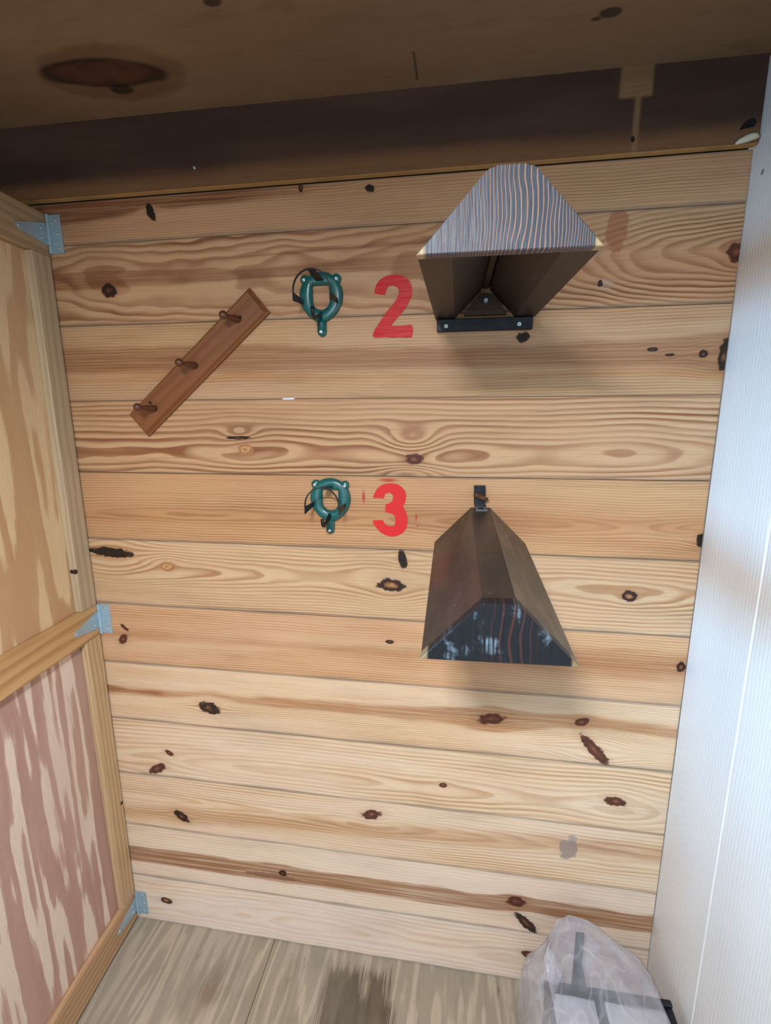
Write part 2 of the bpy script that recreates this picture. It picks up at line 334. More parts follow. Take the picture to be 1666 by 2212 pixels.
# ------------------------------------------------------------------ back wall of boards
W = 1.541
JZ = [2.1041, 2.0109, 1.8258, 1.6442, 1.4606, 1.2782, 1.0923, 0.9123, 0.7302, 0.546, 0.3614, 0.1723, 0.0]
XL = -0.42
wall = struct(empty('wall_back'), 'wall of wide horizontal knotty pine boards')
def A(h):                                                # board tones, slightly greyed by age
    c = srgb(h); return (min(c[0]*1.03, 0.9), min(c[1]*1.09, 0.85), min(c[2]*1.40, 0.8), 1.0)
def A3(h):                                               # scrubbed, paler boards low on the wall
    c = srgb(h); return (min(c[0]*1.08, 0.92), min(c[1]*1.15, 0.87), min(c[2]*1.48, 0.82), 1.0)
def A2(h):
    c = srgb(h); return (c[0]*0.93, min(c[1]*0.90, 0.85), min(c[2]*0.98, 0.8), 1.0)
SPECS = [
 dict(early=A('#c49a68'), late=A2('#96623a'), zc=0.30, d=0.06, freq=170, con=0.45, seed=1.0, tint=A('#b98557'), warp=0.01,
      knots=[(0.273, 0.058, 0.009, 0.020, 0.35, 'hole'), (0.792, 0.074, 0.010, 0.007, -0.3, 'hole'), (0.637, 0.086, 0.005, 0.008, 0, 'dark')],
      bands=[(0.086, 0.050, 0.044, A2('#7d4c2e'), 0.95, 0.003, -1, 0.62, 0.2)], stain=0.55),
 dict(early=A('#c39a67'), late=A2('#875733'), zc=0.092, d=[(0, .16), (.9, .15), (1.2, .09), (1.54, .012)], freq=120, con=0.8, seed=2.0,
      tint=A('#b98456'), warp=0.014,
      knots=[(0.143, 0.079, 0.019, 0.015, 0, 'dark'), (1.535, 0.095, 0.017, 0.018, 0, 'red'), (1.28, 0.048, 0.005, 0.006, 0, 'dark')],
      bands=[(0.097, 0.012, 0.013, A2('#8f5c3c'), 0.8, 0.002, -1, 0.9, 0.15), (0.13, 0.02, 0.004, A2('#8f5c3c'), 0.7, 0.002, 0.4, 1.0, 0.1)],
      smears=[(1.305, 0.150, 0.022, 0.045, A('#93502f'), 0.6), (1.290, 0.046, 0.018, 0.012, A('#b7a695'), 0.22)], stain=0.6),
 dict(early=A('#c19763'), late=A2('#926038'), zc=-0.25, d=0.05, freq=150, con=0.5, seed=3.0, tint=A('#c29c70'),
      knots=[(1.128, 0.127, 0.013, 0.010, 0, 'hole'), (1.396, 0.095, 0.010, 0.004, 0, 'dark'), (1.496, 0.083, 0.008, 0.008, 0, 'dark'), (1.536, 0.078, 0.011, 0.03, 0, 'dark'),
             (1.43, 0.083, 0.010, 0.003, 0, 'dark')],
      bands=[(0.096, -0.004, 0.030, A2('#8e5b36'), 0.72, 0.006), (0.052, -0.002, 0.008, A2('#b57a45'), 0.5, 0.003)], stain=0.25),
 dict(early=A('#c69d68'), late=A2('#8b5734'), zc=0.055, d=[(0, .030), (.25, .05), (.5, .012), (.72, .05), (.9, .006), (1.15, .046), (1.33, .022), (1.54, .05)],
      freq=88, con=0.95, seed=4.0, warp=0.014, dn=0.012, tint=A('#bf9262'),
      knots=[(0.453, 0.091, 0.030, 0.004, 0.0, 'dark'), (0.891, 0.042, 0.021, 0.012, 0.1, 'red'), (0.470, 0.062, 0.020, 0.013, 0, 'eye')],
      flare=[(0.885, 0.082, 0.07, 0.035, 0.045), (0.880, 0.012, 0.07, 0.02, 0.035), (0.458, 0.105, 0.05, 0.02, 0.03)], stain=0.35),
 dict(early=A('#c79a63'), late=A2('#9b653a'), zc=0.075, d=[(0, .03), (.4, .018), (.7, .03), (1.0, .02), (1.25, .006), (1.4, .03), (1.54, .008)], freq=165, con=0.62, seed=5.0,
      tint=A('#c08c58'), warp=0.01, dn=0.008,
      knots=[(1.540, 0.049, 0.012, 0.016, 0, 'hole')],
      bands=[(0.070, 0.01, 0.022, A2('#b78250'), 0.6, 0.008)], stain=0.45),
 dict(early=A('#cfab78'), late=A2('#a3713f'), zc=0.105, d=[(0, .02), (.3, .004), (.6, .045), (.83, .012), (1.1, .05), (1.4, .02), (1.54, .045)], freq=125, con=0.72, seed=6.0,
      tint=A('#c39c6c'), warp=0.02, dn=0.012,
      knots=[(0.062, 0.148, 0.062, 0.013, -0.05, 'hole'), (0.864, 0.163, 0.010, 0.024, 0.15, 'hole'), (0.835, 0.093, 0.034, 0.015, -0.05, 'ring'), (1.399, 0.094, 0.016, 0.013, -0.2, 'ring'),
             (0.225, 0.115, 0.022, 0.012, 0, 'eye')], stain=0.65),
 dict(early=A('#cda06a'), late=A2('#a2683b'), zc=0.35, d=0.05, freq=150, con=0.5, seed=7.0, tint=A('#d3ae80'), warp=0.01,
      knots=[(0.067, 0.073, 0.020, 0.010, 0.9, 'red'), (0.075, 0.109, 0.012, 0.005, -0.7, 'red'), (0.831, 0.119, 0.010, 0.005, 0, 'dark'), (1.53, 0.104, 0.010, 0.012, 0, 'dark')],
      bands=[(0.085, 0.008, 0.010, A2('#a9713f'), 0.5, 0.006), (0.085, 0.012, 0.034, A2('#a2693c'), 0.6, 0.012, 1.05, 3, 0.2)], stain=0.6),
 dict(early=A3('#d9b784'), late=A2('#b07c48'), zc=0.5, d=0.03, freq=185, con=0.62, seed=8.0, tint=A3('#dcc096'), warp=0.008,
      knots=[(0.311, 0.060, 0.030, 0.017, -0.25, 'dark'), (1.096, 0.104, 0.034, 0.014, 0.15, 'red'), (1.318, 0.117, 0.017, 0.010, 0.35, 'red'), (1.355, 0.040, 0.052, 0.013, -0.85, 'red')],
      bands=[(0.092, 0.008, 0.014, A2('#ad7440'), 0.75, 0.004), (0.093, 0, 0.009, A2('#9a5d38'), 0.8, 0.002, -1, 0.17, 0.02)], stain=0.6),
 dict(early=A3('#dabb8a'), late=A2('#b5834e'), zc=0.062, d=[(0, .05), (.3, .02), (.75, .006), (.9, .03), (1.0, .012), (1.25, .05), (1.42, .015), (1.54, .05)], freq=85, con=0.6, seed=9.0,
      tint=A3('#dfc59c'), warp=0.008, dn=0.006,
      knots=[(0.171, 0.084, 0.015, 0.007, -0.5, 'red'), (0.127, 0.025, 0.030, 0.013, 0.5, 'red'), (0.976, 0.076, 0.010, 0.007, 0, 'red'), (1.416, 0.083, 0.024, 0.013, -0.15, 'red')], stain=0.55),
 dict(early=A3('#dcbd8c'), late=A2('#b98850'), zc=0.105, d=[(0, .012), (.25, .02), (.5, .035), (.8, .012), (1.1, .04), (1.54, .05)], freq=125, con=0.6, seed=10.0,
      tint=A3('#dfc59f'), warp=0.008, dn=0.008,
      knots=[(0.191, 0.052, 0.026, 0.012, -0.6, 'dark'), (0.776, 0.139, 0.026, 0.015, 0.3, 'red')],
      bands=[(0.045, 0.055, 0.020, A2('#bd8a55'), 0.65, 0.01)],
      smears=[(1.310, 0.105, 0.024, 0.034, A('#8d7b68'), 0.8), (1.318, 0.140, 0.012, 0.012, A('#8d8578'), 0.6)], stain=0.6),
 dict(early=A3('#e0c69c'), late=A2('#cda573'), zc=0.4, d=0.05, freq=100, con=0.35, seed=11.0, tint=A3('#dfc8a4'), warp=0.012,
      knots=[(0.502, 0.083, 0.012, 0.010, 0, 'dark'), (1.184, 0.100, 0.024, 0.016, 0, 'red'), (1.215, 0.032, 0.040, 0.013, -0.75, 'dark')],
      bands=[(0.079, 0.006, 0.030, A2('#99693d'), 0.95, 0.003)],
      smears=[(0.47, 0.068, 0.09, 0.010, A('#6c3f28'), 0.6)], stain=0.6),
 dict(early=A3('#e3caa2'), late=A2('#cfa877'), zc=0.075, d=[(0, .03), (.3, .05), (.55, .012), (.9, .05), (1.2, .02), (1.54, .05)], freq=75, con=0.42, seed=12.0,
      tint=A3('#dccaae'), warp=0.012, dn=0.03,
      knots=[(0.106, 0.086, 0.019, 0.011, -0.2, 'ring'), (1.228, 0.096, 0.020, 0.013, -0.1, 'red')], stain=0.6),
]
rnd = random.Random(3)
for i, sp in enumerate(SPECS):
    z1, z0 = JZ[i], JZ[i+1]; h = z1 - z0
    y0 = rnd.uniform(-0.0005, 0.0007)
    mat = pine('pine_board_%d' % i, h, **sp)
    bm = bmesh.new(); gp = (0.0008, 0.0003, 0.0005, 0.0003)[i % 4]; box(bm, (XL, y0, 0.0003), (W, 0.018, h-gp), 0.0010, 1)
    link('plank', bm, mat, wall, (0, 0, z0))
boxo('backing', (XL, 0.0185, 0), (W, 0.03, 2.30), GAP, wall)

# ------------------------------------------------------------------ header board under the ceiling
def header_mat():
    g = G('dark_stained_header'); x, y, z = g.obj()      # z=0 at its lower edge
    n1 = g.noise(g.mul(x, 2.0), 3.0, g.mul(z, 12), 3); fib = g.noise(g.mul(x, 12), 3.0, g.mul(z, 420), 2, 0.6)
    col = g.mix(g.sm(n1, 0.35, 0.7), srgb('#3c2a22'), srgb('#4c362b'))
    low = g.sm(g.madd(g.sub(n1, 0.5), -0.03, z), 0.050, 0.012)
    col = g.mix(g.mul(low, 0.75), col, srgb('#86603f'))  # paler low band: weaker shadow painted into the colour
    jx = g.mul(g.sub(fib, 0.5), 0.004)
    def rect(xa, xb, za, zb, e=0.004):
        xx = g.add(x, jx)
        return g.mul(g.mul(g.sm(xx, xa-e, xa+e), g.sm(xx, xb+e, xb-e)), g.mul(g.sm(z, za-e, za+e), g.sm(z, zb+e, zb-e)))
    raw = srgb('#94744f')
    col = g.mix(g.mul(rect(1.284, 1.343, 0.095, 0.2), g.sm(n1, 0.3, 0.7, 0.5, 0.8)), col, raw)
    col = g.mix(g.mul(rect(1.3135, 1.324, 0.002, 0.097), 0.6), col, raw)
    a = g.mul(g.sub(x, 1.315), 1/0.004); b = g.mul(g.sub(z, 0.024), 1/0.006)
    col = g.mix(g.sm(g.madd(a, a, g.mul(b, b)), 1.2, 0.6), col, (0.01, 0.007, 0.005, 1))
    col = g.mix(g.sm(z, 0.0012, 0.0), col, srgb('#b38d58'))
    col = g.mix(g.mul(g.sm(fib, 0.4, 0.8), 0.3), col, (0.03, 0.018, 0.012, 1))
    g.bump(fib, 0.2, 0.001)
    return g.fin(col, 0.65, 0, 0.25)
hdr = struct(boxo('trim_1', (XL, -0.019, 2.1047), (W-0.001, -0.0008, 2.262), header_mat(), bev=0.0012, base=(0, 0, 2.1047)), 'dark stained board running under the ceiling')
screw('nail_head', hdr, (0.4005, -0.0190, 0.040), (0, -1, 0), 0.0035, ZINCB)
bm = bmesh.new()                                          # ragged hole near the right end of the header
prism(bm, [(1.503, 0.024), (1.509, 0.034), (1.517, 0.041), (1.526, 0.043), (1.532, 0.036), (1.528, 0.028), (1.514, 0.026)], 'y', -0.0198, -0.0185)
link('knot_hole', bm, flat('hole_dark', (0.004, 0.003, 0.003, 1), 0.9), hdr)

# ------------------------------------------------------------------ ceiling sheet, floor sheets
def ceil_extra(g, c, col, jag):
    x, y = c['x'], c['y']
    jn = g.sub(g.noise(g.mul(x, 18), g.mul(y, 18), 1.0, 3), 0.5)
    def ell(cx, cy, rx, ry, rot=0.0):
        u = g.sub(x, cx); v = g.sub(y, cy); cc, ss = math.cos(rot), math.sin(rot)
        a = g.mul(g.madd(u, cc, g.mul(v, ss)), 1/rx); b = g.mul(g.madd(v, cc, g.mul(u, -ss)), 1/ry)
        return g.madd(jn, 0.35, g.m_('SQRT', g.madd(a, a, g.mul(b, b))))
    o = ell(0.315, -0.150, 0.150, 0.085, 0.05)
    col = g.mix(g.mul(g.sm(o, 1.05, 0.85), 0.55), col, srgb('#5d3f29'))
    i = ell(0.297, -0.155, 0.122, 0.040, 0.12)
    col = g.mix(g.mul(g.sm(i, 1.12, 0.9), 0.85), col, srgb('#1f120d'))
    col = g.mix(g.mul(g.sm(i, 0.95, 0.6), 0.9), col, g.mix(g.sm(jn, -0.12, 0.15), srgb('#45291f'), srgb('#5a372b')))
    md = g.noise(g.mul(x, 9), g.mul(y, 26), 6.0, 4, 0.65)
    col = g.mix(g.mul(g.sm(md, 0.5, 0.75), 0.3), col, srgb('#4d3a28'))
    lt = g.noise(g.mul(x, 4), g.mul(y, 9), 2.0, 3)
    col = g.mix(g.mul(g.sm(lt, 0.5, 0.72), 0.25), col, srgb('#94795c'))
    for cx, cy, r in ((1.225, -0.161, 0.012), (1.205, -0.150, 0.005), (0.30, -0.105, 0.016), (0.59, -0.28, 0.010)):
        e = ell(cx, cy, r*1.6, r)
        col = g.mix(g.mul(g.sm(e, 1.15, 0.7), 0.8), col, srgb('#1d120c'))
    k = g.mul(g.sm(g.m_('ABSOLUTE', g.sub(x, 0.897)), 0.0035, 0.0015), g.mul(g.sm(y, -0.125, -0.12), g.sm(y, -0.04, -0.045)))
    return g.mix(g.mul(k, 0.6), col, srgb('#2a1a10'))
CEIL = ply('ceiling_plywood', 'x', 'y', srgb('#876c52'), srgb('#785e46'), 0.5, 2.2, 3.0, 4.0, 0.65, 0.35, ceil_extra, 0.25)
bm = bmesh.new(); box(bm, (-0.75, -2.0, 0), (1.62, 0.018, 0.018), 0.001)
for v in bm.verts: v.co.z += 0.0085*(1.54 - v.co.x)/1.54
struct(link('ceiling', bm, CEIL, None, (0, 0, 2.250)), 'brown plywood underside with one big oval knot')

def floor_extra(g, c, col, jag):
    x, y = c['x'], c['y']
    n = g.noise(g.mul(x, 7.0), g.mul(y, 2.0), 2.0, 4, 0.6)
    nj = g.madd(g.sub(jag, 0.5), 0.09, g.mul(g.sub(n, 0.5), 0.10))
    def patch(cx, hw, y1, soft=0.02):
        xx = g.add(x, nj)
        return g.mul(g.sm(g.m_('ABSOLUTE', g.sub(xx, cx)), hw+0.012, hw-0.012), g.sm(g.madd(nj, 1.2, y), y1+soft, y1-soft))
    m = g.m_('MAXIMUM', patch(0.705, 0.050, -0.045), g.m_('MAXIMUM', patch(0.800, 0.034, -0.040), patch(0.755, 0.095, -0.115)))
    col = g.mix(g.mul(m, 0.85), col, g.mix(g.sm(n, 0.3, 0.65), srgb('#33261a'), srgb('#574330')))
    m2 = g.mul(patch(0.335, 0.014, -0.09, 0.03), g.sm(y, -0.22, -0.17))
    col = g.mix(g.mul(m2, 0.55), col, srgb('#6b5138'))
    sp = g.noise(g.mul(x, 26), g.mul(y, 9.0), 8.0, 2)
    col = g.mix(g.mul(g.sm(sp, 0.70, 0.76), 0.7), col, srgb('#4c4234'))
    st2 = g.noise(g.mul(x, 48), g.mul(y, 4.0), 3.0, 4, 0.65)
    col = g.mix(g.mul(g.sm(st2, 0.48, 0.70), 0.38), col, srgb('#7b6f58'))
    mo = g.noise(g.mul(x, 14), g.mul(y, 9), 9.0, 4, 0.6)
    col = g.mix(g.mul(g.sm(mo, 0.52, 0.72), 0.30), col, srgb('#6e6552'))
    gr = g.noise(g.mul(x, 4), g.mul(y, 3), 5.0, 3)
    return g.mix(g.mul(g.sm(gr, 0.35, 0.7), 0.35), col, srgb('#8f8b82'))
FLOOR = ply('weathered_floor_plywood', 'y', 'x', srgb('#b5a791'), srgb('#897d6b'), 1.1, 11.0, 8.0, 6.0, 0.75, 0.7, floor_extra, 0.2)
flo = struct(empty('floor'), 'weathered plywood floor sheets')
bm = bmesh.new(); prism(bm, [(-0.75, 0.018), (0.4637, 0.018), (0.482, -3.6), (-0.75, -3.6)], 'z', -0.018, 0.0)
link('plywood_sheet', bm, FLOOR, flo)
bm = bmesh.new(); prism(bm, [(0.4655, 0.018), (1.62, 0.018), (1.62, -3.6), (0.4845, -3.6)], 'z', -0.018, -0.0006)
link('plywood_sheet', bm, FLOOR, flo)
boxo('subfloor', (-0.75, -3.6, -0.05), (1.62, 0.03, -0.0195), GAP, flo)

# ------------------------------------------------------------------ white painted wall on the right
def paint_mat(seed):
    g = G('white_painted_board'); x, y, z = g.obj()
    n = g.noise(g.mul(z, 1.4), g.mul(y, 7.0), seed, 2)
    q = g.madd(g.sub(n, 0.5), 0.06, y)
    q = g.madd(g.sub(g.noise(g.mul(z, 12), g.mul(y, 60), seed+2, 2), .5), 0.004, q)
    ring = g.ramp(g.m_('FRACT', g.mul(q, 105)), [(0, 1.0), (0.55, 0.7), (0.85, 0.0), (1.0, 1.0)])
    lo = g.noise(g.mul(z, 1.5), g.mul(y, 4), seed, 2)
    col = g.mix(g.sm(lo, 0.35, 0.7), srgb('#e6e3de'), srgb('#dfdbd5'))
    col = g.mix(g.mul(g.sub(1.0, ring), 0.07), col, srgb('#c9c6c2'))
    g.bump(ring, 0.28, 0.0014)
    return g.fin(col, 0.42, 0, 0.45)
wr = struct(empty('wall_right', (W, 0, 0)), 'wall of vertical white painted boards')
ys = [-0.0002, -0.2262, -0.452, -0.678, -0.904, -1.13, -1.356, -1.58]
for i in range(len(ys)-1):
    bm = bmesh.new()
    box(bm, (0.0, ys[i+1]+0.0008, 0.0), (0.02, ys[i]-0.0006, 2.249), 0.004 if i else 0.0025, 2)
    link('board', bm, paint_mat(i*3.3+1), wr, (0, 0, 0))
boxo('backing', (W+0.0205, -1.6, 0), (W+0.04, 0.03, 2.249), flat('white_painted_backing', srgb('#cfc9bf'), 0.6), wr, base=(W, 0, 0)).location = (0, 0, 0)
bm = bmesh.new()                                          # small nail dimple, upper board
lathe(bm, [(-0.0008, 0.0), (0.0004, 0.005), (0.0008, 0.0035), (0.0002, 0.0)], (0, -0.045, 2.045), (-1, 0, 0), 12)
link('nail_dimple', bm, flat('nail_grey', srgb('#8b8f90'), 0.6), wr, smooth=True)

# left side wall, behind the door (mostly hidden)
boxo('wall_left', (-0.78, -1.0, 0.0), (-0.752, 0.018, 2.262), flat('dark_partition', srgb('#6b4d33'), 0.7), base=(-0.78, 0, 0))
struct(bpy.data.objects['wall_left'])

# ------------------------------------------------------------------ door at the left: plywood on a stick frame
DA = math.radians(4.0)
door = struct(empty('door_1', (0, 0, 0), (0, 0, DA)), 'plywood door on a pine stick frame, hinged to the back wall')
DWID = 0.78; T = 0.0195
DPLY = ply('fir_plywood_cool_light', 'z', 'y', srgb('#e2d0bf'), srgb('#ab8275'), 0.85, 13.0, 5.2, 3.0, 0.6, 0.9, None, 0.07, 0.34, 0.66)  # lower door face: the bluish light there is put into the colour
E0, L0 = srgb('#b9a071'), srgb('#97794d')
ST_T = stick('pale_frame_stick', 'z', srgb('#c0ab8c'), srgb('#9b876b'), 60, 0.5, 1.0, knots=((-0.003, -0.064, 1.203, 0.007), (-0.012, -0.064, 1.203, 0.006)))
ST_B = stick('honey_frame_stick', 'z', srgb('#cfb18a'), srgb('#a58560'), 75, 0.6, 4.0, knots=((0.0, -0.010, 0.444, 0.006),))
RL_T = stick('top_rail_stick', 'y', srgb('#b59a76'), srgb('#917658'), 55, 0.6, 7.0)
RL_M = stick('mid_rail_stick', 'y', srgb('#cda673'), srgb('#a0764a'), 42, 0.7, 9.0)
RL_B = stick('bottom_rail_stick', 'y', srgb('#c09b76'), srgb('#957254'), 60, 0.6, 12.0)
G0 = -0.004                                                # hinge-side clearance to the wall
def dbox(name, y0, y1, z0, z1, mat, x0=-T, x1=0.0, bev=0.0016):
    return link(name, box(bmesh.new(), (x0, y0, z0), (x1, y1, z1), bev), mat, door)
DPLU = ply('fir_plywood_warm_light', 'z', 'y', srgb('#dcc29a'), srgb('#b58a62'), 1.0, 10.5, 5.0, 8.0, 0.6, 0.85, None, 0.09, 0.34, 0.66)  # same door face higher up, its warmer light put into the colour
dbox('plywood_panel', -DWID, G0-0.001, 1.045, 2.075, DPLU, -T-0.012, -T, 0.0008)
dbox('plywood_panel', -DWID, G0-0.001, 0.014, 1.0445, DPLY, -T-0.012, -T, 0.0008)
for y0, y1 in ((-0.064, G0), (-DWID, -DWID+0.064)):
    dbox('stile', y0, y1, 1.0885, 1.9865, ST_T)
    dbox('stile', y0, y1, 0.112, 0.9985, ST_B)
dbox('rail', -DWID, G0, 1.987, 2.082, RL_T)
dbox('rail', -DWID, G0, 0.999, 1.088, RL_M, -T, 0.0008)
dbox('rail', -DWID, G0, 0.011, 0.1115, RL_B)

def hinge(zc, mat, tilt=0.0):
    """tee hinge: butt plate on the wall, tapered strap on the rail, knuckle between them"""
    h = link('hinge', tube(bmesh.new(), [(0.0045, -0.0055, zc-0.0435), (0.0045, -0.0055, zc-0.026)], 0.0042, 12), mat, door, smooth=False)
    h['label'] = 'zinc plated tee hinge'
    k = link('knuckle', tube(tube(bmesh.new(), [(0.0045, -0.0055, zc+0.026), (0.0045, -0.0055, zc+0.0435)], 0.0042, 12),
                             [(0.0045, -0.0055, zc-0.0252), (0.0045, -0.0055, zc+0.0252)], 0.0046, 12), mat, h)
    Rm = Matrix.Rotation(-DA, 4, 'Z')                      # wall plate stays flat on the wall
    bm = box(bmesh.new(), (0.005, -0.0028, -0.0432), (0.037, -0.0008, 0.0432), 0.0006)
    bmesh.ops.transform(bm, matrix=Matrix.Translation((0, 0, zc)) @ Rm, verts=bm.verts)
    link('butt_plate', bm, mat, h)
    for dx, dz in ((0.024, 0.031), (0.027, 0.0), (0.024, -0.031)):
        p = Rm @ Vector((dx, -0.0028, dz)); a = Rm @ Vector((0, -1, 0))
        screw('screw', h, (p.x, p.y, zc+p.z), a, 0.0036, ZINCB)
    bm = bmesh.new()
    prism(bm, [(-0.009, -0.0245), (-0.030, -0.021), (-0.098, -0.0075), (-0.103, -0.003), (-0.103, 0.003), (-0.098, 0.0075), (-0.030, 0.021), (-0.009, 0.0245)], 'x', 0.0009, 0.0026)
    bmesh.ops.rotate(bm, verts=bm.verts, cent=(0, 0, 0), matrix=Matrix.Rotation(tilt, 3, 'X'))
    bmesh.ops.translate(bm, verts=bm.verts, vec=(0, 0, zc))
    link('strap', bm, mat, h)
    for dy, dz in ((-0.026, 0.010), (-0.026, -0.011), (-0.094, 0.0)):
        p = Matrix.Rotation(tilt, 3, 'X') @ Vector((0.0026, dy, dz))
        screw('screw', h, (p.x, p.y, zc+p.z), (1, 0, 0), 0.0036, ZINCB)
hinge(2.036, ZINC, 0.10); hinge(1.045, ZINC, 0.06); hinge(0.064, ZINC)

# ------------------------------------------------------------------ saddle racks
def rack_wood(name, early, late, seed, axis='y', sheen=0.45):
    return stick(name, axis, early, late, 95, 0.45, seed, sheen, 0.3, lowf=0.8)
RW, RH, RT, RL = 0.2136, 0.0867, 0.0446, 0.5200
def plate_mat(name, base, line, lf, seed, raw, lc, pale=0.0, mid=0.3):
    """vertical-grained end plate: dark stain with open grain lines, bare corners"""
    g = G(name); x, y, z = g.obj()
    n = g.noise(g.mul(x, 8), seed, g.mul(z, 9), 2)
    q = g.madd(g.sub(n, 0.5), 0.028, x)
    q = g.madd(g.sub(g.noise(g.mul(x, 40), seed+1, g.mul(z, 12), 2), .5), 0.004, q)
    # rings widen toward the middle of the plate
    qq = g.mul(g.sub(q, 0.020), 1/0.035)
    t = g.madd(q, lf, g.mul(g.m_('TANH', qq), -lf*0.55*0.035))
    f = g.m_('FRACT', t)
    mk = g.mul(g.sm(f, 0.66, 0.78), g.sm(f, 0.99, 0.90))
    gz = g.m_('EXPONENT', g.mul(g.mul(qq, qq), -mid))
    mk = g.mul(mk, g.madd(gz, 0.95, 0.55) if mid < 1 else gz)
    fib = g.noise(g.mul(x, 420), seed+2, g.mul(z, 14), 2, 0.6)
    col = g.mix(g.mul(g.sm(fib, 0.4, 0.8), 0.35), base, tuple(c*0.35 for c in base[:3])+(1,))
    col = g.mix(g.mul(mk, lc), col, line)
    if pale:
        sc = g.noise(g.mul(x, 26), seed+4, g.mul(z, 26), 4, 0.65)
        st = g.noise(g.mul(x, 240), seed+5, g.mul(z, 9), 2)
        col = g.mix(g.mul(g.mul(g.sm(sc, 0.55, 0.72), g.sm(st, 0.4, 0.6)), pale), col, srgb('#8ba0ac'))
    ax = g.m_('ABSOLUTE', g.madd(g.sub(fib, .5), 0.006, x))
    m2 = g.mul(g.sm(ax, 0.0955, 0.0995), raw)
    col = g.mix(m2, col, srgb('#c9ab76'))
    g.bump(g.madd(mk, -0.5, fib), 0.3, 0.001)
    return g.fin(col, g.sm(fib, 0.3, 0.7, 0.38, 0.55), 0, 0.4)
def make_rack(name, loc, tilt, yaw, roll, woods, plate, tip_round, label):
    """origin: middle of the lower back edge; runs out along local -y"""
    r = empty(name, loc); r.rotation_euler = (-tilt, roll, yaw)
    tag(r, label, 'saddle rack')
    k = (RW-RT)/2/RH; th = 0.030
    import math as m_
    sl = th*m_.sqrt(1+k*k)                                  # horizontal width of the sloped board's sawn foot
    Lp = RL - 0.019
    hb = 0.029                                              # ridge board thickness
    xt = RW/2 - RH*k; xin = RW/2 - sl
    zj = RH - 0.0008
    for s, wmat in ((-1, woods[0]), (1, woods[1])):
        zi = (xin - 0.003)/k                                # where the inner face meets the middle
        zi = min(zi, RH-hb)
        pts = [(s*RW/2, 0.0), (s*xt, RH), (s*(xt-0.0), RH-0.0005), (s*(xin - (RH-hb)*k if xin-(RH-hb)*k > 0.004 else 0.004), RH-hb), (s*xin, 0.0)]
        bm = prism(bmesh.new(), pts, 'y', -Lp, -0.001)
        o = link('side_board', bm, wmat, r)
    bm = prism(bmesh.new(), [(-xt+0.0006, RH), (xt-0.0006, RH), (xt+0.004-0.0006, RH-0.008), (0.0045, RH-hb+0.001), (-0.0045, RH-hb+0.001), (-xt-0.004+0.0006, RH-0.008)], 'y', -Lp, -0.001)
    bmesh.ops.translate(bm, verts=bm.verts, vec=(0, 0, 0.0006))
    link('ridge_board', bm, woods[2], r)
    # front end plate, rounded at the ridge
    def outline(grow=0.0):
        p = [(-RW/2-grow, -0.0008), (RW/2+grow, -0.0008)]
        cr = tip_round
        right = []
        ex, ez = xt+grow, RH+0.0012
        d = Vector((RW/2-xt, -RH)).normalized()
        a = Vector((ex, ez))
        for j in range(6):
            t = j/5; q0 = a + d*cr; q2 = a + Vector((-cr*0.7, 0))
            right.append(((1-t)**2*q0 + 2*t*(1-t)*a + t*t*q2))
        return p + [(v.x, v.y) for v in right] + [(-v.x, v.y) for v in right[::-1]]
    bm = prism(bmesh.new(), outline(0.0008), 'y', -RL, -Lp-0.0002)
    es = [e for e in bm.edges if abs(e.verts[0].co.y+RL) < 1e-4 and abs(e.verts[1].co.y+RL) < 1e-4]
    bmesh.ops.bevel(bm, geom=es, offset=0.0012, segments=1, affect='EDGES')
    link('end_plate', bm, plate, r)
    # inner block at the wall end
    bm = prism(bmesh.new(), [(-0.045, 0.004), (0.045, 0.004), (0.030, 0.030), (0.014, 0.0445), (-0.014, 0.0445), (-0.030, 0.030)], 'y', -0.020, -0.002)
    link('wall_block', bm, woods[3], r)
    return r
DK = rack_wood('dark_rack_lumber', srgb('#261b16'), srgb('#1a120e'), 1.0)
DK2 = rack_wood('brown_rack_lumber', srgb('#33261d'), srgb('#231912'), 5.0)
DK3 = rack_wood('deep_brown_block', srgb('#3d2d22'), srgb('#2a1e16'), 8.0, 'x')
UP = plate_mat('striped_end_plate', srgb('#323b45'), srgb('#8f644d'), 330, 2.0, 0.62, 0.85, 0.22)
LP = plate_mat('blackened_end_plate', srgb('#101318'), srgb('#55291f'), 150, 6.0, 0.35, 0.5, 0.45, 1.6)
ru = make_rack('saddle_rack', (1.0440, -0.001, 1.8125), -0.028, 0.0104, 0.0, (DK, DK, DK2, DK3), UP, 0.011,
               'upper wooden saddle rack with striped grey end plate, seen from below')
bm = box(bmesh.new(), (-0.1030, -0.0165, -0.0275), (0.1015, -0.0005, -0.0012), 0.0015)
hb_ = link('hinge_bar', bm, BLACK, ru); hb_['label'] = 'black steel bar'
for sx in (-0.083, 0.073): screw('screw', hb_, (sx, -0.0165, -0.016), (0, -1, 0), 0.0050, ZINCB)
bm = tube(bmesh.new(), [(0.0, -0.019, 0.031), (0.0, -0.040, 0.030)], 0.0042, 10)
link('bolt', bm, ZINC, ru)

